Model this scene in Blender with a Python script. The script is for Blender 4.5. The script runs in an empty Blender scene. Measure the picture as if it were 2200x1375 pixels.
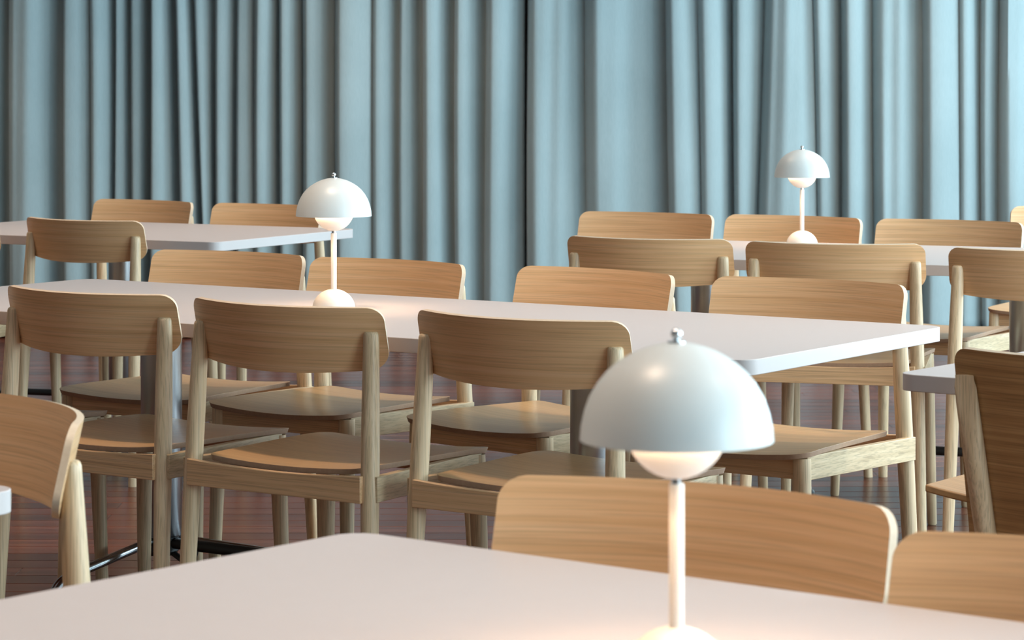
import bpy, bmesh, math, random
from mathutils import Vector, Matrix

S = bpy.context.scene
COL = S.collection
R = math.radians
random.seed(7)

# ------------------------------------------------------------------ camera
CAM_H = 1.2149
F_PX = 6001.0
cd = bpy.data.cameras.new('camera')
cam = bpy.data.objects.new('camera', cd)
COL.objects.link(cam)
cam.location = (0, 0, CAM_H)
cam.rotation_euler = (R(90), 0, 0)
cd.sensor_fit = 'HORIZONTAL'
cd.sensor_width = 36.0
cd.lens = F_PX / 2200 * 36.0
cd.shift_y = -(687.5 - 155.6) / 2200
cd.clip_end = 60
cd.dof.use_dof = True
cd.dof.focus_distance = 5.75
cd.dof.aperture_fstop = 15
S.camera = cam

# ------------------------------------------------------------------ view
S.view_settings.view_transform = 'Standard'
S.view_settings.look = 'None'
S.view_settings.exposure = -0.05
S.view_settings.gamma = 1.0
S.view_settings.use_curve_mapping = False

# ------------------------------------------------------------------ world
w = bpy.data.worlds.new('sky')
S.world = w
w.use_nodes = True
w.node_tree.nodes['Background'].inputs[0].default_value = (0.62, 0.78, 1.0, 1)
w.node_tree.nodes['Background'].inputs[1].default_value = 0.6

# ------------------------------------------------------------------ large lights
ROOM_R, ROOM_L, ROOM_F, ROOM_B, ROOM_Z = 4.6, -5.2, 13.25, -3.2, 3.3

def area(name, loc, rot, sx, sy, power, color):
    l = bpy.data.lights.new(name, 'AREA')
    l.shape = 'RECTANGLE'
    l.size, l.size_y, l.energy, l.color = sx, sy, power, color
    o = bpy.data.objects.new(name, l)
    COL.objects.link(o)
    o.location, o.rotation_euler = loc, rot
    return o

WIN = [(-1.4, 1.4), (2.2, 5.0), (5.8, 8.6), (9.4, 12.2)]      # openings in the right hand wall (y0, y1)
for (a, b) in WIN:
    area('window_daylight', (ROOM_R - 0.02, (a + b) / 2, 1.65), (0, R(90), 0), 2.3, b - a, 245 if b < 9 else 190, (0.65, 0.895, 1.0))


# warm downlights in the ceiling
for yy in (2.6, 5.6, 8.6, 11.6):
    for xx in (-3.0, -0.6, 1.8):
        l = bpy.data.lights.new('downlight_beam', 'SPOT')
        l.energy, l.color, l.spot_size, l.spot_blend, l.shadow_soft_size = 190, (1.0, 0.74, 0.54), R(90), 0.9, 0.13
        lo = bpy.data.objects.new('downlight_beam', l)
        COL.objects.link(lo)
        lo.location = (xx, yy, ROOM_Z - 0.03)


# ------------------------------------------------------------------ materials
def nd(nt, typ, **kw):
    n = nt.nodes.new(typ)
    for k, v in kw.items():
        setattr(n, k, v)
    return n


def base_mat(name, color, rough=0.5, metal=0.0, spec=0.5):
    m = bpy.data.materials.new(name)
    m.use_nodes = True
    b = m.node_tree.nodes['Principled BSDF']
    b.inputs['Base Color'].default_value = (*color, 1)
    b.inputs['Roughness'].default_value = rough
    b.inputs['Metallic'].default_value = metal
    b.inputs['Specular IOR Level'].default_value = spec
    return m, m.node_tree, b


def wood(name, dark, mid, light, axis, rough=0.42, scale=1.0, flat=None, pore=0.35, vary=0.10, bump=0.03):
    """oak-like grain running along the given object axis"""
    m, nt, b = base_mat(name, mid, rough)
    L = nt.links
    tc = nd(nt, 'ShaderNodeTexCoord')
    oi = nd(nt, 'ShaderNodeObjectInfo')
    off = nd(nt, 'ShaderNodeVectorMath', operation='SCALE')
    comb = nd(nt, 'ShaderNodeCombineXYZ')
    L.new(oi.outputs['Random'], comb.inputs[0])
    L.new(oi.outputs['Random'], comb.inputs[1])
    L.new(oi.outputs['Random'], comb.inputs[2])
    L.new(comb.outputs[0], off.inputs[0])
    off.inputs['Scale'].default_value = 37.0
    add = nd(nt, 'ShaderNodeVectorMath', operation='ADD')
    L.new(tc.outputs['Object'], add.inputs[0])
    L.new(off.outputs[0], add.inputs[1])

    def stretched(lo, hi):
        mp = nd(nt, 'ShaderNodeMapping')
        sc = [hi * scale] * 3
        sc['XYZ'.index(axis)] = lo * scale
        if flat:
            sc['XYZ'.index(flat)] = 2.5 * scale
        mp.inputs['Scale'].default_value = sc
        L.new(add.outputs[0], mp.inputs[0])
        return mp
    big = nd(nt, 'ShaderNodeTexNoise')
    L.new(stretched(0.8, 105).outputs[0], big.inputs['Vector'])
    big.inputs['Scale'].default_value = 1.0
    big.inputs['Detail'].default_value = 5
    big.inputs['Distortion'].default_value = 0.05
    fine = nd(nt, 'ShaderNodeTexNoise')
    L.new(stretched(6, 420).outputs[0], fine.inputs['Vector'])
    fine.inputs['Scale'].default_value = 1.0
    fine.inputs['Detail'].default_value = 3
    cr = nd(nt, 'ShaderNodeValToRGB')
    e = cr.color_ramp.elements
    e[0].position, e[0].color = 0.30, (*dark, 1)
    e[1].position, e[1].color = 0.68, (*light, 1)
    k = cr.color_ramp.elements.new(0.5)
    k.color = (*mid, 1)
    L.new(big.outputs['Fac'], cr.inputs[0])
    pr = nd(nt, 'ShaderNodeValToRGB')
    pr.color_ramp.elements[0].position = 0.34
    pr.color_ramp.elements[0].color = (1 - pore, 1 - pore, 1 - pore, 1)
    pr.color_ramp.elements[1].position = 0.52
    L.new(fine.outputs['Fac'], pr.inputs[0])
    mul = nd(nt, 'ShaderNodeMixRGB', blend_type='MULTIPLY')
    mul.inputs[0].default_value = 1
    L.new(cr.outputs[0], mul.inputs[1])
    L.new(pr.outputs[0], mul.inputs[2])
    hv = nd(nt, 'ShaderNodeHueSaturation')
    mr = nd(nt, 'ShaderNodeMapRange')
    mr.inputs['To Min'].default_value = 1 - vary
    mr.inputs['To Max'].default_value = 1 + vary
    L.new(oi.outputs['Random'], mr.inputs[0])
    L.new(mr.outputs[0], hv.inputs['Value'])
    L.new(mul.outputs[0], hv.inputs['Color'])
    L.new(hv.outputs[0], b.inputs['Base Color'])
    bp = nd(nt, 'ShaderNodeBump')
    bp.inputs['Strength'].default_value = bump * 4
    bp.inputs['Distance'].default_value = 0.0006
    L.new(fine.outputs['Fac'], bp.inputs['Height'])
    L.new(bp.outputs[0], b.inputs['Normal'])
    return m


VENEER = wood('oak_veneer', (0.655, 0.378, 0.185), (0.725, 0.433, 0.225), (0.775, 0.485, 0.268), 'X', pore=0.18, flat='Y')
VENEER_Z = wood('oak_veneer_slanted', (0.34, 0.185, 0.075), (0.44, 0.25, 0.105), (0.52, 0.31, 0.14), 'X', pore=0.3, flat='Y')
SEATV = wood('oak_seat_veneer', (0.50, 0.285, 0.130), (0.55, 0.325, 0.150), (0.60, 0.365, 0.178), 'X', rough=0.34, pore=0.2, flat='Z')
SOLID_Z = wood('oak_leg', (0.59, 0.415, 0.245), (0.67, 0.482, 0.296), (0.73, 0.54, 0.35), 'Z', pore=0.28)
SOLID_X = wood('oak_rail_across', (0.56, 0.33, 0.168), (0.64, 0.39, 0.208), (0.70, 0.445, 0.255), 'X', pore=0.28)
SOLID_Y = wood('oak_rail_along', (0.50, 0.36, 0.21), (0.59, 0.435, 0.265), (0.66, 0.50, 0.32), 'Y', pore=0.28)


def ply_mat(name, c1, c2):
    m, nt, b = base_mat(name, c1, 0.5)
    tc = nd(nt, 'ShaderNodeTexCoord')
    n = nd(nt, 'ShaderNodeTexNoise')
    n.inputs['Scale'].default_value = 160
    cr = nd(nt, 'ShaderNodeValToRGB')
    cr.color_ramp.elements[0].color = (*c1, 1)
    cr.color_ramp.elements[1].color = (*c2, 1)
    nt.links.new(tc.outputs['Object'], n.inputs['Vector'])
    nt.links.new(n.outputs['Fac'], cr.inputs[0])
    nt.links.new(cr.outputs[0], b.inputs['Base Color'])
    return m


PLY = ply_mat('plywood_edge', (0.62, 0.46, 0.32), (0.74, 0.59, 0.44))
PLYDARK = ply_mat('brown_plywood_edge', (0.30, 0.175, 0.11), (0.40, 0.25, 0.165))


def noisy(name, c1, c2, scale, rough, metal=0.0, bump=0.0, stretch=None):
    m, nt, b = base_mat(name, c1, rough, metal)
    tc = nd(nt, 'ShaderNodeTexCoord')
    mp = nd(nt, 'ShaderNodeMapping')
    if stretch:
        mp.inputs['Scale'].default_value = stretch
    n = nd(nt, 'ShaderNodeTexNoise')
    n.inputs['Scale'].default_value = scale
    n.inputs['Detail'].default_value = 3
    mx = nd(nt, 'ShaderNodeMixRGB')
    mx.inputs[1].default_value = (*c1, 1)
    mx.inputs[2].default_value = (*c2, 1)
    nt.links.new(tc.outputs['Object'], mp.inputs[0])
    nt.links.new(mp.outputs[0], n.inputs['Vector'])
    nt.links.new(n.outputs['Fac'], mx.inputs[0])
    nt.links.new(mx.outputs[0], b.inputs['Base Color'])
    if bump:
        bp = nd(nt, 'ShaderNodeBump')
        bp.inputs['Strength'].default_value = bump
        bp.inputs['Distance'].default_value = 0.001
        nt.links.new(n.outputs['Fac'], bp.inputs['Height'])
        nt.links.new(bp.outputs[0], b.inputs['Normal'])
    return m


LAMINATE = noisy('pale_laminate', (0.545, 0.482, 0.470), (0.56, 0.497, 0.485), 30, 0.42)
STEEL = noisy('brushed_steel', (0.42, 0.43, 0.45), (0.50, 0.51, 0.53), 40, 0.30, 1.0, stretch=(1, 1, 0.02))
DARKSTEEL = noisy('dark_steel_tube', (0.36, 0.37, 0.39), (0.42, 0.43, 0.45), 40, 0.2, 1.0)
BLACK = noisy('black_plastic', (0.012, 0.012, 0.013), (0.02, 0.02, 0.021), 40, 0.4)
SHADE = noisy('pale_grey_enamel', (0.60, 0.625, 0.62), (0.61, 0.635, 0.63), 20, 0.38)
CREAM = noisy('white_enamel', (0.80, 0.76, 0.71), (0.81, 0.77, 0.72), 20, 0.35)
CHROME = noisy('polished_chrome', (0.75, 0.76, 0.78), (0.78, 0.79, 0.8), 20, 0.08, 1.0)
PLASTER = noisy('white_plaster', (0.70, 0.69, 0.67), (0.74, 0.73, 0.71), 6, 0.8, bump=0.05)
DARKWALL = noisy('brown_wall_paint', (0.24, 0.20, 0.17), (0.27, 0.23, 0.20), 6, 0.8, bump=0.05)
CEILING = noisy('ceiling_paint', (0.72, 0.71, 0.69), (0.75, 0.74, 0.72), 6, 0.85)


def emit_mat(name, color, strength):
    m, nt, b = base_mat(name, color, 0.5)
    b.inputs['Emission Color'].default_value = (*color, 1)
    b.inputs['Emission Strength'].default_value = strength
    return m


BULB = emit_mat('warm_lamp_diffuser', (1.0, 0.66, 0.40), 60.0)
ADDED_GLOW = emit_mat('added_warm_glow', (1.0, 0.68, 0.43), 66.0)  # added glow, standing in for light bounced off the shade's inside


def curtain_mat():
    m, nt, b = base_mat('blue_grey_fabric', (0.25, 0.36, 0.39), 0.85, spec=0.2)
    L = nt.links
    tc = nd(nt, 'ShaderNodeTexCoord')
    mp = nd(nt, 'ShaderNodeMapping')
    mp.inputs['Scale'].default_value = (260, 260, 30)
    L.new(tc.outputs['Object'], mp.inputs[0])
    n = nd(nt, 'ShaderNodeTexNoise')
    n.inputs['Scale'].default_value = 1
    n.inputs['Detail'].default_value = 3
    L.new(mp.outputs[0], n.inputs['Vector'])
    n2 = nd(nt, 'ShaderNodeTexNoise')
    n2.inputs['Scale'].default_value = 3
    L.new(tc.outputs['Object'], n2.inputs['Vector'])
    cr = nd(nt, 'ShaderNodeValToRGB')
    cr.color_ramp.elements[0].position = 0.3
    cr.color_ramp.elements[0].color = (0.30, 0.378, 0.395, 1)
    cr.color_ramp.elements[1].position = 0.7
    cr.color_ramp.elements[1].color = (0.36, 0.440, 0.458, 1)
    mx = nd(nt, 'ShaderNodeMath', operation='ADD')
    hf = nd(nt, 'ShaderNodeMath', operation='MULTIPLY')
    hf.inputs[1].default_value = 0.5
    L.new(n.outputs['Fac'], mx.inputs[0])
    L.new(n2.outputs['Fac'], mx.inputs[1])
    L.new(mx.outputs[0], hf.inputs[0])
    L.new(hf.outputs[0], cr.inputs[0])
    L.new(cr.outputs[0], b.inputs['Base Color'])
    bp = nd(nt, 'ShaderNodeBump')
    bp.inputs['Strength'].default_value = 0.25
    bp.inputs['Distance'].default_value = 0.002
    L.new(n.outputs['Fac'], bp.inputs['Height'])
    L.new(bp.outputs[0], b.inputs['Normal'])
    b.inputs['Sheen Weight'].default_value = 0.15
    return m


FABRIC = curtain_mat()


def plank_mat(name, as_pattern):
    """dark red-brown boards; as_pattern draws the boards where they are too far off to build"""
    m, nt, b = base_mat(name, (0.05, 0.02, 0.014), 0.27, spec=0.25)
    L = nt.links
    tc = nd(nt, 'ShaderNodeTexCoord')
    oi = nd(nt, 'ShaderNodeObjectInfo')
    comb = nd(nt, 'ShaderNodeCombineXYZ')
    for i in range(3):
        L.new(oi.outputs['Random'], comb.inputs[i])
    sc = nd(nt, 'ShaderNodeVectorMath', operation='SCALE')
    sc.inputs['Scale'].default_value = 23.0
    L.new(comb.outputs[0], sc.inputs[0])
    add = nd(nt, 'ShaderNodeVectorMath', operation='ADD')
    L.new(tc.outputs['Object'], add.inputs[0])
    L.new(sc.outputs[0], add.inputs[1])
    mp = nd(nt, 'ShaderNodeMapping')
    mp.inputs['Scale'].default_value = (1.2, 45, 45)
    L.new(add.outputs[0], mp.inputs[0])
    n = nd(nt, 'ShaderNodeTexNoise')
    n.inputs['Scale'].default_value = 1
    n.inputs['Detail'].default_value = 4
    L.new(mp.outputs[0], n.inputs['Vector'])
    cr = nd(nt, 'ShaderNodeValToRGB')
    cr.color_ramp.elements[0].position = 0.3
    cr.color_ramp.elements[0].color = (0.065, 0.018, 0.011, 1)
    cr.color_ramp.elements[1].position = 0.72
    cr.color_ramp.elements[1].color = (0.17, 0.050, 0.026, 1)
    L.new(n.outputs['Fac'], cr.inputs[0])
    out = cr.outputs[0]
    if as_pattern:
        br = nd(nt, 'ShaderNodeTexBrick')
        br.inputs['Scale'].default_value = 1
        br.inputs['Brick Width'].default_value = 2.4
        br.inputs['Row Height'].default_value = 0.1
        br.inputs['Mortar Size'].default_value = 0.0015
        br.inputs['Color1'].default_value = (0.7, 0.7, 0.7, 1)
        br.inputs['Color2'].default_value = (1.2, 1.2, 1.2, 1)
        br.inputs['Mortar'].default_value = (0.2, 0.2, 0.2, 1)
        L.new(tc.outputs['Object'], br.inputs['Vector'])
        mul = nd(nt, 'ShaderNodeMixRGB', blend_type='MULTIPLY')
        mul.inputs[0].default_value = 1
        L.new(out, mul.inputs[1])
        L.new(br.outputs['Color'], mul.inputs[2])
        out = mul.outputs[0]
    else:
        hv = nd(nt, 'ShaderNodeHueSaturation')
        mr = nd(nt, 'ShaderNodeMapRange')
        mr.inputs['To Min'].default_value = 0.65
        mr.inputs['To Max'].default_value = 1.4
        L.new(oi.outputs['Random'], mr.inputs[0])
        L.new(mr.outputs[0], hv.inputs['Value'])
        L.new(out, hv.inputs['Color'])
        out = hv.outputs[0]
    L.new(out, b.inputs['Base Color'])
    return m


PLANK = plank_mat('red_brown_floorboard', False)
PLANKS_FAR = plank_mat('red_brown_boards_distant', True)


# ------------------------------------------------------------------ mesh helpers
def finish(name, bm, mats, parent=None, smooth=35, bevel=0):
    bmesh.ops.recalc_face_normals(bm, faces=bm.faces[:])
    me = bpy.data.meshes.new(name)
    bm.to_mesh(me)
    bm.free()
    if not isinstance(mats, (list, tuple)):
        mats = [mats]
    for m in mats:
        me.materials.append(m)
    if smooth:
        me.shade_smooth()
        me.set_sharp_from_angle(angle=R(smooth))
    o = bpy.data.objects.new(name, me)
    COL.objects.link(o)
    if parent:
        o.parent = parent
    if bevel:
        md = o.modifiers.new('soft_edge', 'BEVEL')
        md.width, md.segments, md.limit_method, md.angle_limit = bevel, 2, 'ANGLE', R(50)
    return o


def box(bm, x0, x1, y0, y1, z0, z1):
    v = [bm.verts.new((x, y, z)) for x in (x0, x1) for y in (y0, y1) for z in (z0, z1)]
    for f in ((0, 1, 3, 2), (4, 6, 7, 5), (0, 4, 5, 1), (2, 3, 7, 6), (0, 2, 6, 4), (1, 5, 7, 3)):
        bm.faces.new([v[i] for i in f])


def loft(bm, rings, caps=True, closed=False):
    """rings: lists of points with the same count"""
    vs = [[bm.verts.new(p) for p in r] for r in rings]
    n = len(vs[0])
    for a, b in zip(vs, vs[1:]):
        for i in range(n):
            j = (i + 1) % n
            bm.faces.new((a[i], a[j], b[j], b[i]))
    if caps:
        bm.faces.new(vs[0][::-1])
        bm.faces.new(vs[-1])
    return vs


def ring(c, r, n=20, axis='Z'):
    out = []
    for i in range(n):
        a = 2 * math.pi * i / n
        if axis == 'Z':
            out.append((c[0] + r * math.cos(a), c[1] + r * math.sin(a), c[2]))
    return out


def lathe(bm, prof, n=48):
    """prof: (r, z) points; r = 0 closes to a pole"""
    prev = None
    for (r, z) in prof:
        cur = [bm.verts.new((0, 0, z))] if r < 1e-6 else [bm.verts.new((r * math.cos(2 * math.pi * i / n), r * math.sin(2 * math.pi * i / n), z)) for i in range(n)]
        if prev:
            for i in range(n):
                j = (i + 1) % n
                if len(prev) == 1 and len(cur) > 1:
                    bm.faces.new((prev[0], cur[i], cur[j]))
                elif len(cur) == 1 and len(prev) > 1:
                    bm.faces.new((prev[i], prev[j], cur[0]))
                elif len(cur) > 1:
                    bm.faces.new((prev[i], prev[j], cur[j], cur[i]))
        prev = cur


def tube(bm, pts, r, n=14):
    pts = [Vector(p) for p in pts]
    rings = []
    up = Vector((0, 0, 1))
    for i, p in enumerate(pts):
        d = (pts[min(i + 1, len(pts) - 1)] - pts[max(i - 1, 0)]).normalized()
        s = d.cross(up)
        if s.length < 1e-3:
            s = d.cross(Vector((0, 1, 0)))
        s.normalize()
        t = s.cross(d).normalized()
        rings.append([p + (s * math.cos(2 * math.pi * k / n) + t * math.sin(2 * math.pi * k / n)) * r for k in range(n)])
    loft(bm, rings)


def bend(pts, rad=0.05, steps=6):
    """round the inner corners of a polyline"""
    pts = [Vector(p) for p in pts]
    out = [pts[0]]
    for a, b, c in zip(pts, pts[1:], pts[2:]):
        d1, d2 = (a - b).normalized(), (c - b).normalized()
        p, q = b + d1 * rad, b + d2 * rad
        for k in range(steps + 1):
            t = k / steps
            out.append(p * (1 - t) ** 2 + b * 2 * t * (1 - t) + q * t * t)
    out.append(pts[-1])
    return out


def empty(name, loc=(0, 0, 0), rz=0.0):
    o = bpy.data.objects.new(name, None)
    COL.objects.link(o)
    o.location = loc
    o.rotation_euler = (0, 0, rz)
    o.empty_display_size = 0.1
    return o


def tag(o, label, cat=None, group=None, kind=None):
    o['label'] = label
    if cat:
        o['category'] = cat
    if group:
        o['group'] = group
    if kind:
        o['kind'] = kind
    return o


def copy_tree(o, parent=None):
    c = o.copy()
    COL.objects.link(c)
    if parent:
        c.parent = parent
        c.matrix_parent_inverse = o.matrix_parent_inverse.copy()
    for ch in list(o.children):
        copy_tree(ch, c)
    return c


# ------------------------------------------------------------------ room shell
def slab(name, x0, x1, y0, y1, z0, z1, mat, label):
    bm = bmesh.new()
    box(bm, x0, x1, y0, y1, z0, z1)
    return tag(finish(name, bm, mat, smooth=0), label, kind='structure')


floor = slab('floor', ROOM_L, ROOM_R, ROOM_B, ROOM_F, -0.06, -0.0015, PLANKS_FAR, 'dark red-brown wooden floor under the tables')
slab('ceiling', ROOM_L, ROOM_R, ROOM_B, ROOM_F, ROOM_Z, ROOM_Z + 0.1, CEILING, 'plain white ceiling above the room')
slab('wall_back', ROOM_L, ROOM_R, ROOM_F, ROOM_F + 0.15, 0, ROOM_Z, PLASTER, 'plain wall behind the long curtain')
slab('wall_left', ROOM_L - 0.15, ROOM_L, ROOM_B, ROOM_F, 0, ROOM_Z, DARKWALL, 'plain wall on the left of the room')
slab('wall_front', ROOM_L, ROOM_R, ROOM_B - 0.15, ROOM_B, 0, ROOM_Z, DARKWALL, 'plain wall at the end of the room')
# right hand wall with tall window openings
bm = bmesh.new()
edges = [ROOM_B] + [e for p in WIN for e in p] + [ROOM_F]
for i in range(0, len(edges), 2):
    box(bm, ROOM_R, ROOM_R + 0.2, edges[i], edges[i + 1], 0, ROOM_Z)
for (a, b) in WIN:
    box(bm, ROOM_R, ROOM_R + 0.2, a, b, 0, 0.45)
    box(bm, ROOM_R, ROOM_R + 0.2, a, b, 2.85, ROOM_Z)
tag(finish('wall_right', bm, PLASTER, smooth=0), 'wall with tall windows on the right of the room', kind='structure')
FRAME = noisy('window_frame_paint', (0.5, 0.5, 0.5), (0.55, 0.55, 0.55), 20, 0.5)
for i, (a, b) in enumerate(WIN):
    bm = bmesh.new()
    x0, x1 = ROOM_R + 0.08, ROOM_R + 0.13
    box(bm, x0, x1, a, a + 0.06, 0.45, 2.85)
    box(bm, x0, x1, b - 0.06, b, 0.45, 2.85)
    box(bm, x0, x1, a + 0.06, b - 0.06, 0.45, 0.51)
    box(bm, x0, x1, a + 0.06, b - 0.06, 2.79, 2.85)
    box(bm, x0, x1, (a + b) / 2 - 0.03, (a + b) / 2 + 0.03, 0.51, 2.79)
    tag(finish('window_%d' % (i + 1), bm, FRAME, smooth=0), 'tall window letting in daylight from the right', kind='structure')

# floorboards: each one a piece of the floor
PW = 0.104
plank_meshes = {}


def plank_mesh(L):
    key = round(L, 2)
    if key not in plank_meshes:
        bm = bmesh.new()
        hx, hy, t, c = L / 2 - 0.0005, PW / 2 - 0.0012, 0.02, 0.0015
        lo = [(-hx, -hy, -t), (hx, -hy, -t), (hx, hy, -t), (-hx, hy, -t)]
        m_ = [(-hx, -hy, -c), (hx, -hy, -c), (hx, hy, -c), (-hx, hy, -c)]
        hi = [(-hx + c, -hy + c, 0), (hx - c, -hy + c, 0), (hx - c, hy - c, 0), (-hx + c, hy - c, 0)]
        loft(bm, [lo, m_, hi])
        bmesh.ops.recalc_face_normals(bm, faces=bm.faces[:])
        me = bpy.data.meshes.new('plank')
        bm.to_mesh(me)
        bm.free()
        me.materials.append(PLANK)
        plank_meshes[key] = me
    return plank_meshes[key]


rp = random.Random(3)
row = 0
y = 4.30
nplank = 0
while y < 13.2 and nplank < 297:
    half = max(1.9, round(1.35 * (y / 5.5) * 0.95 + 0.3, 1))
    cuts = [-half]
    c0 = -half + rp.choice((0.7, 1.0, 1.3, 1.6, 1.9))
    while c0 < half - 0.5:
        cuts.append(c0)
        c0 += rp.choice((1.8, 2.2, 2.6))
    cuts.append(half)
    if len(cuts) > 4:
        cuts = [cuts[0], cuts[1], cuts[2] + 0.3, cuts[-1]]
    for a, b in zip(cuts, cuts[1:]):
        L = round(b - a, 2)
        o = bpy.data.objects.new('plank', plank_mesh(L))
        COL.objects.link(o)
        o.location = ((a + b) / 2, y, 0)
        o.parent = floor
        nplank += 1
    y += PW

# ------------------------------------------------------------------ curtain
CY = 12.75
def px2x(px):
    return (px - 1100) * CY / F_PX


VAL = [-330, -250, -165, -100, -45, 15, 134, 193, 243, 278, 320, 378, 424, 461, 506, 549, 599, 647, 719, 801, 857, 905, 976, 1041, 1128,
       1260, 1436, 1502, 1578, 1638, 1752, 1810, 1880, 1985, 2062, 2113, 2152, 2270, 2360, 2440, 2560, 2640, 2730]
LEAN = {424: 9, 378: 4, 193: 3, 1436: 5, 1638: -6, 1752: 5, 1260: 2, 1502: 4}
rv = random.Random(11)
while VAL[0] > -1270:
    VAL.insert(0, VAL[0] - rv.choice((48, 62, 75, 95)))
while VAL[-1] < 3120:
    VAL.append(VAL[-1] + rv.choice((60, 75, 90, 115)))
SOFT = {1502, 1752, 193, 549, 801, 2062}


def build_curtain(name, vals, label, seed):
    rc_ = random.Random(seed)
    folds = []
    for a, b in zip(vals, vals[1:]):
        wd = (b - a) * CY / F_PX
        folds.append((a, b, wd, min(0.135, 0.95 * wd) * rc_.uniform(0.85, 1.1), rc_.uniform(0.2, 0.34), rc_.uniform(0, 6.28), rc_.uniform(0.6, 1.3)))
    zs = [0.012 + (3.18 - 0.012) * k / 44 for k in range(45)]
    bm = bmesh.new()
    rows = []
    N = 18
    for z in zs:
        rowp = []
        ypix = (CAM_H - z) * F_PX / CY + 155.6          # height at which the fold lines were read
        for fi, (a, b, wd, dp, t0, ph, fr) in enumerate(folds):
            xa = px2x(a) + (LEAN.get(a, 0) * (ypix - 240) / 240) * CY / F_PX + 0.004 * math.sin(z * 2.1 * fr + a)
            xb = px2x(b) + (LEAN.get(b, 0) * (ypix - 240) / 240) * CY / F_PX + 0.004 * math.sin(z * 2.1 * fr + b)
            for k in range(N):
                t = k / N
                if t < t0:
                    g = math.sin(t / t0 * math.pi / 2) ** 0.8
                    xx = t * 0.55
                else:
                    u = (t - t0) / (1 - t0)
                    g = 0.5 + 0.5 * math.cos(u ** 1.15 * math.pi)
                    g = g ** 0.8
                    xx = t0 * 0.55 + (1 - t0 * 0.55) * u
                lo = 0.55 if a in SOFT else 0.0
                hi = 0.55 if b in SOFT else 0.0
                g = g * (1 - (lo if t < t0 else hi)) + (lo if t < t0 else hi)
                sec = 0.0
                if wd > 0.2:
                    sec = (0.015 * math.sin(t * 8.5 + ph + 0.35 * z) + 0.005 * math.sin(t * 23 + 2 * ph - 1.6 * z)) * math.sin(math.pi * t)
                d = dp * g * (0.93 + 0.07 * math.sin(z * 1.7 * fr + ph)) + sec
                rowp.append((xa + (xb - xa) * xx, CY + 0.07 - d, z))
        rowp.append((px2x(vals[-1]), CY + 0.07, z))
        rows.append([bm.verts.new(p) for p in rowp])
    for r0, r1 in zip(rows, rows[1:]):
        for i in range(len(r0) - 1):
            bm.faces.new((r0[i], r0[i + 1], r1[i + 1], r1[i]))
    o = finish(name, bm, FABRIC, smooth=80)
    md = o.modifiers.new('cloth_thickness', 'SOLIDIFY')
    md.thickness = 0.003
    tag(o, label, 'curtain', 'floor-length curtains along the back wall')
    return o


i0 = VAL.index(1128)
build_curtain('curtain', VAL[:i0 + 1], 'blue-grey curtain with narrow dense folds filling the left half of the back wall', 5)
build_curtain('curtain', [1134] + VAL[i0 + 1:], 'paler blue-grey curtain with wide loose folds across the right half', 9)
bm = bmesh.new()
box(bm, px2x(VAL[0]), px2x(VAL[-1]), CY - 0.08, CY + 0.09, 3.19, 3.3)
tag(finish('trim_1', bm, CEILING, smooth=0), 'curtain track under the ceiling', kind='structure')


# ------------------------------------------------------------------ oak chair
C = dict(w=.2318, zt=.7775, zb=.6492, yb=.2156, rec=.2316, cur=.0707, ze=.0134, px=.2085, zp=.7317,
         xa=.2128, za1=.4631, za2=.4155, xs=.2099, ysf=.2193, zs=.4767, th=.0095)


def plate_y(x, z):
    """middle surface of the curved, reclined backrest"""
    return -C['yb'] - C['rec'] * (z - C['zb']) + C['cur'] * (x / C['w']) ** 2


def post_y(z):
    return -0.183 - 0.052 * (0.66 - z)


def post_x(z):
    return C['px'] + 0.03 * (C['zp'] - z)


def backrest_bm(zb=None, rt=0.026, rb=0.034):
    w, zt = C['w'], C['zt']
    zb = C['zb'] if zb is None else zb
    us = []
    inner = w - rb
    for k in range(25):
        us.append(-inner + 2 * inner * k / 24)
    arc = [inner + rb * math.sin(R(a)) for a in (15, 30, 45, 58, 70, 80, 87, 90)]
    us = [-u for u in reversed(arc)] + us + arc
    bm = bmesh.new()
    NV = 9
    front, back = [], []
    for u in us:
        au = abs(u)
        top = zt - 0.0015 * (1 - (u / w) ** 2)
        bot = zb + C['ze'] * (u / w) ** 2
        if au > w - rt:
            top -= rt - math.sqrt(max(0, rt * rt - (au - (w - rt)) ** 2))
        if au > w - rb:
            bot += rb - math.sqrt(max(0, rb * rb - (au - (w - rb)) ** 2))
        nx = 2 * C['cur'] * u / w ** 2
        n = Vector((-nx, 1, C['rec'])).normalized() * C['th'] / 2
        cf, cb = [], []
        for k in range(NV):
            z = bot + (top - bot) * k / (NV - 1)
            p = Vector((u, plate_y(u, z), z))
            cf.append(bm.verts.new(p + n))
            cb.append(bm.verts.new(p - n))
        front.append(cf)
        back.append(cb)
    for i in range(len(us) - 1):
        for k in range(NV - 1):
            bm.faces.new((front[i][k], front[i + 1][k], front[i + 1][k + 1], front[i][k + 1]))
            bm.faces.new((back[i][k], back[i][k + 1], back[i + 1][k + 1], back[i + 1][k]))
        f = bm.faces.new((front[i][-1], front[i + 1][-1], back[i + 1][-1], back[i][-1]))
        f.material_index = 1
        f = bm.faces.new((front[i][0], back[i][0], back[i + 1][0], front[i + 1][0]))
        f.material_index = 1
    for k in range(NV - 1):
        for i in (0, -1):
            f = bm.faces.new((front[i][k], front[i][k + 1], back[i][k + 1], back[i][k]))
            f.material_index = 1
    return bm


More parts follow.
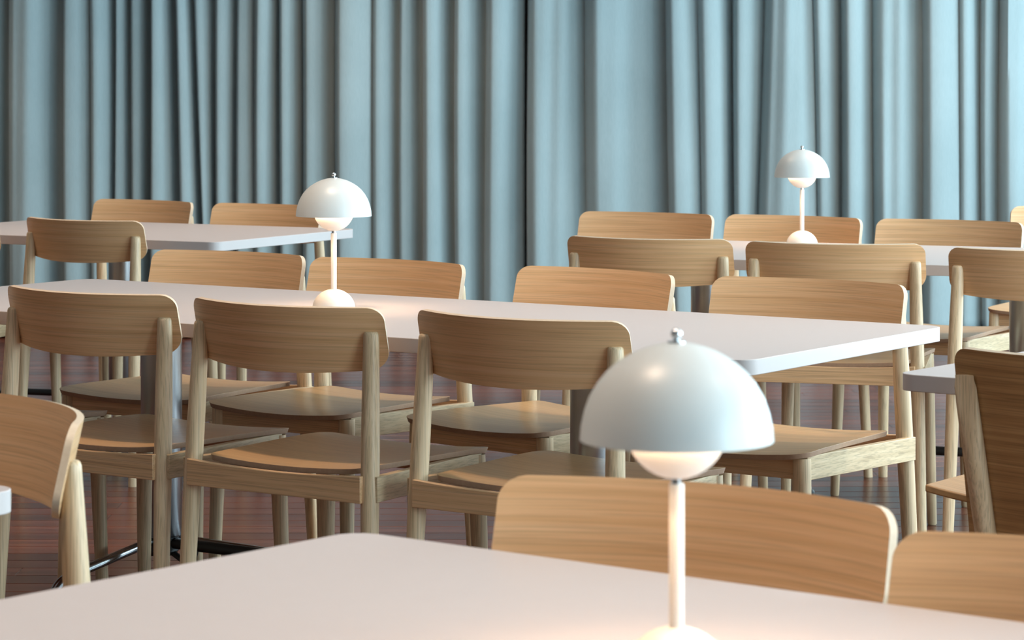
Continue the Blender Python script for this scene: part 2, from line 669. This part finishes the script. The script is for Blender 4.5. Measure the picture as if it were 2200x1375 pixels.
def rear_leg_bm(s, rake=None):
    bm = bmesh.new()
    rings = []
    n = 22
    zp = C['zp']
    levels = [0.0, 0.1, 0.2, 0.3, 0.4, 0.46, 0.52, 0.58, 0.62, 0.64, 0.66, 0.68, 0.70, 0.715, zp - 0.006, zp - 0.002, zp]
    for z in levels:
        r = 0.0135 + 0.0042 * min(1, z / 0.42)
        if z > 0.55:
            r -= 0.0028 * (z - 0.55) / (zp - 0.55)
        if z > zp - 0.004:
            r -= 0.0012 if z < zp else 0.0035
        cx, cy = s * post_x(z), post_y(z)
        pts = []
        for i in range(n):
            a = 2 * math.pi * i / n
            x, y_ = cx + r * math.cos(a), cy + r * math.sin(a)
            if z > 0.60:
                lim = plate_y(x, z) - C['th'] * 0.5 * 1.03 + 0.0008
                y_ = min(y_, lim)
                y_ = max(y_, cy - r)
            pts.append((x, y_, z))
        rings.append(pts)
    loft(bm, rings)
    return bm


def front_leg_bm(s):
    bm = bmesh.new()
    rings = []
    for z in (0.0, 0.003, 0.1, 0.2, 0.3, 0.4, 0.461):
        r = 0.0125 + 0.0055 * min(1, z / 0.40)
        if z == 0:
            r -= 0.002
        cx = s * (0.188 + 0.012 * (0.46 - z) / 0.46)
        cy = 0.186 + 0.012 * (0.46 - z) / 0.46
        rings.append(ring((cx, cy, z), r))
    loft(bm, rings)
    return bm


def seat_z(x, hw):
    return C['zs'] - 0.0095 * (1 - min(1, (x / hw)) ** 2)


def seat_bm():
    bm = bmesh.new()
    y0, y1 = -0.193, C['ysf']
    NV, NU = 26, 21
    rc0, rc1 = 0.022, 0.035
    vs_top, vs_bot = [], []
    ts = [0, .0015, .005, .011, .02, .032, .05] + [0.05 + 0.87 * k / 14 for k in range(1, 15)] + [.945, .963, .978, .99, .997, 1]
    for t in ts:
        yy = y0 + (y1 - y0) * t
        hw = 0.184 + (C['xs'] - 0.184) * min(1, t * 1.15) ** 0.9
        d0, d1 = yy - y0, y1 - yy
        if d0 < rc0:
            hw -= rc0 - math.sqrt(max(0, rc0 ** 2 - (rc0 - d0) ** 2))
        if d1 < rc1:
            hw -= rc1 - math.sqrt(max(0, rc1 ** 2 - (rc1 - d1) ** 2))
        rt_, rb_ = [], []
        for k in range(NU):
            x = -hw + 2 * hw * k / (NU - 1)
            z = seat_z(abs(x), 0.20) - 0.004 * max(0, (t - 0.75) / 0.25) ** 2
            yb = yy + (0.010 * (1 - (x / 0.21) ** 2) if t > 0.9 else 0) * (t - 0.9) / 0.1
            rt_.append(bm.verts.new((x, yb, z)))
            rb_.append(bm.verts.new((x * 0.99, yb - 0.003 * (1 if t > .9 else 0), z - 0.0105)))
        vs_top.append(rt_)
        vs_bot.append(rb_)
    n = len(ts)
    for i in range(n - 1):
        for k in range(NU - 1):
            bm.faces.new((vs_top[i][k], vs_top[i][k + 1], vs_top[i + 1][k + 1], vs_top[i + 1][k]))
            bm.faces.new((vs_bot[i][k], vs_bot[i + 1][k], vs_bot[i + 1][k + 1], vs_bot[i][k + 1]))
        for k in (0, NU - 1):
            f = bm.faces.new((vs_top[i][k], vs_top[i + 1][k], vs_bot[i + 1][k], vs_bot[i][k]))
            f.material_index = 1
    for k in range(NU - 1):
        for i in (0, n - 1):
            f = bm.faces.new((vs_top[i][k], vs_bot[i][k], vs_bot[i][k + 1], vs_top[i][k + 1]))
            f.material_index = 1
    return bm


def rail_bm(p0, p1, th, z0, z1a, dip, n=14):
    """board between two plan points; its top edge dips in the middle"""
    bm = bmesh.new()
    a, b = Vector((*p0, 0)), Vector((*p1, 0))
    d = (b - a).normalized()
    s = Vector((-d.y, d.x, 0)) * th / 2
    rings = []
    for k in range(n + 1):
        t = k / n
        p = a.lerp(b, t)
        zt = z1a - dip * (1 - (2 * t - 1) ** 2)
        rings.append([p - s + Vector((0, 0, z0)), p + s + Vector((0, 0, z0)), p + s + Vector((0, 0, zt)), p - s + Vector((0, 0, zt))])
    loft(bm, rings)
    return bm


def make_chair():
    root = empty('dining_chair')
    finish('seat', seat_bm(), [SEATV, PLYDARK], root, bevel=0.0015)
    finish('backrest', backrest_bm(), [VENEER, PLY], root, bevel=0.0014)
    for s in (-1, 1):
        finish('leg', rear_leg_bm(s), SOLID_Z, root, smooth=50)
        finish('leg', front_leg_bm(s), SOLID_Z, root, smooth=50)
    yr = post_y(0.44)
    finish('rear_rail', rail_bm((-C['xa'], yr - 0.018), (C['xa'], yr - 0.018), 0.014, C['za2'], C['za1'] + 0.003, 0.0075), SOLID_X, root, smooth=30, bevel=0.001)
    finish('front_rail', rail_bm((-0.186, 0.186), (0.186, 0.186), 0.018, C['za2'] + 0.004, C['za1'] - 0.004, 0.008), SOLID_X, root, smooth=30, bevel=0.001)
    for s in (-1, 1):
        finish('side_rail', rail_bm((s * 0.193, 0.186), (s * (post_x(.44) + 0.0135), yr - 0.006), 0.016, C['za2'] + 0.002, C['za1'] + 0.002, 0.0, 4), SOLID_Y, root, smooth=30, bevel=0.001)
    return root


CH = 'oak dining chairs with curved backrests'
K = 0.96
# plan position and heading as read off the photograph's perspective
CHAIRS = [
    ((-1.220, 6.323, -35.0), 'oak chair of which only a dark seat tip shows left of the middle table'),
    ((-0.781, 6.016, -35.6), 'leftmost oak chair with its back to us at the long middle table'),
    ((-0.345, 5.702, -34.8), 'oak chair with its back to us, right in front of the middle table lamp'),
    ((0.121, 5.407, -35.3), 'oak chair with its back to us, just left of the large foreground lamp'),
    ((-0.814, 6.902, 148.1), 'oak chair facing us across the middle table, leftmost of its far row'),
    ((-0.413, 6.606, 142.7), 'oak chair facing us directly behind the middle table lamp'),
    ((0.064, 6.293, 136.1), 'oak chair facing us across the middle table, above the foreground lamp finial'),
    ((0.542, 5.959, 144.8), 'oak chair facing us at the right end of the middle table, whole seat visible'),
    ((0.100, 2.882, 149.0), 'large blurred oak chair facing us behind the foreground lamp pole'),
    ((0.465, 2.490, 143.0), 'pale oak chair cut by the right frame edge behind the nearest table'),
    ((-0.843, 3.723, 119.0), 'oak chair cut by the left frame edge beside a white table corner'),
    ((0.346, 8.885, 151.0), 'oak chair facing us at the far right table, leftmost of its far row'),
    ((0.790, 8.680, 147.0), 'oak chair facing us directly behind the far right table lamp'),
    ((1.250, 8.425, 149.0), 'pale oak chair facing us at the far right table, right of its lamp'),
    ((1.842, 9.248, 155.0), 'oak chair at the far right frame edge, just a corner of its back showing'),
    ((0.450, 7.900, -23.0), 'oak chair with its back to us, leftmost at the far right table'),
    ((0.918, 7.680, -16.4), 'oak chair with its back to us, directly in front of the far right table lamp'),
    ((1.430, 7.400, -18.5), 'dark-toned oak chair with its back to us, cut by the upper right frame edge'),
    ((-1.233, 8.858, -33.7), 'oak chair with its back to us at the far left table, whole curved backrest visible'),
    ((-1.755, 9.020, -25.0), 'oak chair at the upper left frame edge, only one post in view'),
    ((-1.418, 9.771, 143.2), 'oak chair facing us behind the far left table, left of the two'),
    ((-0.945, 9.467, 146.0), 'oak chair facing us behind the far left table, partly hidden by the lamp shade'),
]
proto = make_chair()
for i, ((x, y_, a), lab) in enumerate(CHAIRS):
    o = proto if i == 0 else copy_tree(proto)
    o.location = (x * K, y_ * K, 0)
    o.rotation_euler = (0, 0, R(a))
    tag(o, lab, 'chair', CH)


# ------------------------------------------------------------------ tables
ZT = 0.715
TH = 0.028


def top_bm(L, Wd, r=0.035, th=TH, ns=8):
    """table top with rounded corners; origin at centre of the top face"""
    out = []
    for cx, cy, a0 in ((L / 2 - r, Wd / 2 - r, 0), (-L / 2 + r, Wd / 2 - r, 90), (-L / 2 + r, -Wd / 2 + r, 180), (L / 2 - r, -Wd / 2 + r, 270)):
        for k in range(ns + 1):
            a = R(a0 + 90 * k / ns)
            out.append((cx + r * math.cos(a), cy + r * math.sin(a)))
    bm = bmesh.new()
    loft(bm, [[(x, y_, -th) for x, y_ in out], [(x, y_, 0) for x, y_ in out]])
    return bm


def make_table(L, Wd, cols, stretcher, long_feet, label, loc, yaw, yo=0.0):
    root = empty('cafe_table', loc, yaw)
    tp = finish('table_top', top_bm(L, Wd), LAMINATE, root, smooth=30, bevel=0.0012)
    tp.location = (0, 0, ZT)
    for cx in cols:
        bm = bmesh.new()
        lathe(bm, [(0, 0.192), (0.043, 0.192), (0.0455, 0.196), (0.0455, ZT - TH - 0.006), (0, ZT - TH - 0.006)], 40)
        c = finish('column', bm, STEEL, root, smooth=40)
        c.location = (cx, yo, 0)
        bm = bmesh.new()
        lathe(bm, [(0, 0.150), (0.030, 0.150), (0.040, 0.160), (0.040, 0.191), (0, 0.191)], 32)
        h = finish('hub', bm, BLACK, root, smooth=40)
        h.location = (cx, yo, 0)
        bm = bmesh.new()
        box(bm, cx - 0.12, cx + 0.12, yo - 0.12, yo + 0.12, ZT - TH - 0.006, ZT - TH)
        finish('mounting_plate', bm, BLACK, root, smooth=0)
        for s in (-1, 1):
            fr, ax = (0.34, 0.0) if s < 0 else (0.20, 0.20)     # the far foot is splayed clear of the chair legs
            bm = bmesh.new()
            tube(bm, bend([(cx, yo + s * 0.015, 0.186), (cx + ax, yo + s * fr, 0.138), (cx + ax * 1.15, yo + s * (fr + 0.035), 0.012)], 0.05), 0.0105)
            ft = finish('foot_tube', bm, DARKSTEEL, root, smooth=60)
            bm = bmesh.new()
            lathe(bm, [(0, 0), (0.016, 0), (0.016, 0.010), (0.011, 0.016), (0, 0.016)], 20)
            g = finish('glide', bm, BLACK, ft, smooth=40)
            g.location = (cx + ax * 1.15, yo + s * (fr + 0.035), 0)
        if long_feet:
            for s in (-1, 1):
                bm = bmesh.new()
                tube(bm, bend([(cx + s * 0.015, 0, 0.19), (cx + s * 0.50, 0, 0.178), (cx + s * 0.53, 0, 0.012)], 0.05), 0.0105)
                ft = finish('foot_tube', bm, BLACK, root, smooth=60)
                bm = bmesh.new()
                lathe(bm, [(0, 0), (0.016, 0), (0.016, 0.010), (0.011, 0.016), (0, 0.016)], 20)
                g = finish('glide', bm, BLACK, ft, smooth=40)
                g.location = (cx + s * 0.53, 0, 0)
    if stretcher and len(cols) == 2:
        bm = bmesh.new()
        tube(bm, [(cols[0] + 0.01, yo, 0.178), (cols[1] - 0.01, yo, 0.178)], 0.0125)
        st = finish('stretcher', bm, BLACK, root, smooth=60)
        for cx, s in ((cols[0], 1), (cols[1], -1)):
            bm = bmesh.new()
            tube(bm, [(cx + s * 0.03, yo, 0.158), (cx + s * 0.09, yo, 0.128), (cx + s * 0.10, yo, 0.17)], 0.007, 10)
            finish('bracket', bm, BLACK, st, smooth=60)
    tag(root, label, 'table', 'pale laminate cafe tables')
    return root


def from_corner(cx, cy, yaw_deg, L, Wd, sx, sy):
    """centre of a table whose corner (sx, sy = +-1 in its own axes) stands at cx, cy"""
    a = R(yaw_deg)
    dx, dy = Vector((math.cos(a), math.sin(a))), Vector((-math.sin(a), math.cos(a)))
    c = Vector((cx, cy)) - dx * sx * L / 2 - dy * sy * Wd / 2
    return (c.x, c.y, 0)


make_table(2.2731, 0.7925, (-0.590, 0.540), True, False, 'long pale table in the middle with a small lamp on it and bright right edge',
           from_corner(0.8544, 5.5018, -34.1, 2.2731, 0.7925, 1, 1), R(-34.1), 0.04)
make_table(2.27, 0.80, (-0.565, 0.565), True, False, 'nearest pale table, filling the bottom of the picture under the large lamp',
           from_corner(-0.1708, 3.0462, -38.54, 2.27, 0.80, -1, 1), R(-38.54))
make_table(1.25, 0.80, (0.0,), False, True, 'far left pale table in front of the dense curtain folds',
           from_corner(-0.4954, 8.9287, -28.0, 1.25, 0.80, 1, 1), R(-28.0))
ta = R(-22.64)
cE = (1.03 + math.cos(ta) * (-0.546 + 0.65) + math.sin(ta) * 0.4, 8.145 + math.sin(ta) * (-0.546 + 0.65) - math.cos(ta) * 0.4, 0)
make_table(1.30, 0.80, (-0.455, 0.455), True, False, 'far right pale table carrying the most distant lamp', cE, ta)
make_table(1.30, 0.80, (0.15,), False, False, 'pale table whose grey corner juts in at the right beside a tall-backed chair',
           from_corner(0.636, 4.640, -37.5, 1.30, 0.80, -1, -1), R(-37.5))
make_table(1.30, 0.80, (0.0,), False, False, 'pale table of which only a white corner shows at the left frame edge',
           from_corner(-0.588, 3.36, -34.0, 1.30, 0.80, 1, 1), R(-34.0))


# ------------------------------------------------------------------ mushroom lamps
def make_lamp():
    root = empty('table_lamp')
    zr = 0.1968
    prof_d = [(0.08 * q, 0.0805 * d) for q, d in ((0, 0), (0.10, 0.0055), (0.20, 0.021), (0.31, 0.051), (0.41, 0.090), (0.515, 0.145), (0.62, 0.212), (0.725, 0.305), (0.82, 0.42), (0.90, 0.56), (0.955, 0.71), (0.988, 0.86), (1.0, 1.0))]
    zt = zr + 0.0805
    outer = [(r, zt - d) for r, d in prof_d]
    inner = [(max(0, r - 0.0016), zt - d - (0.0016 if r < 0.075 else 0.0)) for r, d in reversed(prof_d)]
    inner[-1] = (0, zt - 0.0016)
    bm = bmesh.new()
    lathe(bm, outer + inner, 72)
    sh = finish('lamp_shade', bm, SHADE, root, smooth=50)
    bm = bmesh.new()
    lathe(bm, [(0.0, zt - 0.001), (0.0075, zt - 0.0006), (0.0075, zt + 0.0008), (0.0022, zt + 0.0018), (0.0022, zt + 0.0035)] +
          [(0.0048 * math.sin(R(a)), zt + 0.0068 - 0.0048 * math.cos(R(a))) for a in (30, 60, 90, 120, 150, 180)], 24)
    finish('finial', bm, CHROME, sh, smooth=60)
    # lower bowl
    rb, zc = 0.0425, zr + 0.0105
    bowl = [(rb * math.sin(R(a)), zc - rb * math.cos(R(a))) for a in (0, 8, 16, 25, 35, 45, 55, 65, 75, 83, 90)]
    bowl_in = [((rb - 0.0015) * math.sin(R(a)), zc - (rb - 0.0015) * math.cos(R(a))) for a in (90, 75, 60, 45, 30, 15, 0)]
    bm = bmesh.new()
    lathe(bm, bowl + bowl_in, 64)
    finish('bowl', bm, CREAM, root, smooth=50)
    bm = bmesh.new()
    lathe(bm, [(0, zc + 0.0035), (0.020, zc + 0.0025), (0.034, zc + 0.0005), (0.0395, zc - 0.002), (0.0395, zc - 0.004), (0, zc - 0.004)], 48)
    finish('diffuser', bm, BULB, root, smooth=50)
    bm = bmesh.new()  # unseen glowing ring, added to brighten the bowl and base
    rings = []
    for k in range(48):
        a = 2 * math.pi * k / 48
        rings.append([((0.060 + 0.0035 * math.cos(t)) * math.cos(a), (0.060 + 0.0035 * math.cos(t)) * math.sin(a), zr + 0.026 + 0.0035 * math.sin(t)) for t in [2 * math.pi * j / 10 for j in range(10)]])
    rings.append(rings[0])
    loft(bm, rings, caps=False)
    bmesh.ops.remove_doubles(bm, verts=bm.verts[:], dist=1e-6)
    finish('added_glow_ring', bm, ADDED_GLOW, root, smooth=60)
    bm = bmesh.new()
    zb = zc - rb
    lathe(bm, [(0, 0.036), (0.0062, 0.036), (0.0062, zb - 0.0055), (0.0058, zb - 0.004), (0, zb - 0.004)], 28)
    finish('pole', bm, CREAM, root, smooth=50)
    bm = bmesh.new()
    lathe(bm, [(0, zb - 0.0045), (0.0044, zb - 0.0045), (0.0044, zb + 0.003), (0, zb + 0.003)], 24)
    finish('neck', bm, CHROME, root, smooth=50)
    bm = bmesh.new()
    hb, R0 = 0.0430, 0.0455
    lathe(bm, [(0, 0), (R0 - 0.001, 0), (R0, 0.001)] + [(R0 * math.cos(R(a)), 0.001 + (hb - 0.001) * math.sin(R(a))) for a in (8, 16, 25, 35, 45, 55, 65, 74, 82)] + [(0, hb)], 64)
    finish('base', bm, CREAM, root, smooth=50)
    return root


LAMPS = [((0.1357, 2.3039), 'large out-of-focus white mushroom lamp standing on the nearest table'),
         ((-0.3763, 5.8966), 'white mushroom lamp standing on the long middle table'),
         ((0.8388, 8.0798), 'small distant white mushroom lamp standing on the far right table')]
lp = make_lamp()
for i, ((x, y_), lab) in enumerate(LAMPS):
    o = lp if i == 0 else copy_tree(lp)
    o.location = (x, y_, ZT)
    o.rotation_euler = (0, 0, 0.4 * i)
    tag(o, lab, 'lamp', 'white mushroom table lamps')


# ------------------------------------------------------------------ tall-backed chair and stool on the right
tall = empty('panel_chair', (0.997, 4.498, 0), R(-30.3))
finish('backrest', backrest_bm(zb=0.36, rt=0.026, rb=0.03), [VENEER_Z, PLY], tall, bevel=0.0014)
ts = finish('seat', seat_bm(), [SEATV, PLYDARK], tall, bevel=0.0015)
ts.scale, ts.location = (1, 0.8, 1), (0, 0.04, 0)
for s in (-1, 1):
    bm = bmesh.new()
    rings = []
    for z in (0.0, 0.1, 0.2, 0.3, 0.4, 0.5, 0.6, 0.66, 0.69, 0.715, 0.728, 0.734):
        r = 0.0140 + 0.0042 * min(1, z / 0.42)
        if z > 0.715:
            r -= 0.0025
        cx = s * (0.209 - 0.045 * (0.735 - z) / 0.735)
        pts = []
        for i in range(22):
            a = 2 * math.pi * i / 22
            x, y_ = cx + r * math.cos(a), plate_y(s * 0.2, max(z, 0.36)) - 0.017 + r * math.sin(a)
            if z >= 0.36:
                if z > 0.6:
                    y_ = max(y_, plate_y(s * 0.2, z) - 0.012 - 0.023 * min(1, (0.735 - z) / 0.12))
                y_ = min(y_, plate_y(x, z) - C['th'] * 0.5)
            pts.append((x, y_, z))
        rings.append(pts)
    loft(bm, rings)
    finish('leg', bm, SOLID_Z, tall, smooth=50)
    finish('leg', front_leg_bm(s), SOLID_Z, tall, smooth=50)
finish('front_rail', rail_bm((-0.186, 0.186), (0.186, 0.186), 0.018, C['za2'] + 0.004, C['za1'] - 0.004, 0.008), SOLID_X, tall, smooth=30, bevel=0.001)
for s in (-1, 1):
    finish('side_rail', rail_bm((s * 0.190, 0.186), (s * 0.182, -0.112), 0.016, C['za2'] + 0.002, C['za1'] + 0.002, 0.0, 4), SOLID_Y, tall, smooth=30, bevel=0.001)
tag(tall, 'oak chair with a tall solid back panel, cut by the right frame edge', 'chair')

# stool between the middle table and the tall-backed chair
st = empty('stool', (1.046, 5.08, 0), R(-35))
bm = bmesh.new()
rings = []
for k in range(17):
    t = -1 + 2 * k / 16
    x = 0.23 * t
    z = 0.452 + 0.018 * t * t
    hw = 0.205 - 0.012 * t * t
    rings.append([(x, -hw, z - 0.014), (x, hw, z - 0.014), (x, hw, z), (x, -hw, z)])
loft(bm, rings)
finish('seat', bm, SEATV, st, smooth=40, bevel=0.003)
for sx in (-1, 1):
    for sy in (-1, 1):
        bm = bmesh.new()
        loft(bm, [ring((sx * (0.15 + 0.03 * (0.44 - z) / 0.44), sy * (0.13 + 0.02 * (0.44 - z) / 0.44), z), 0.012 + 0.005 * z / 0.44) for z in (0, 0.1, 0.2, 0.3, 0.444)])
        finish('leg', bm, SOLID_Z, st, smooth=50)
tag(st, 'backless oak stool half hidden beside the tall-backed chair', 'stool')
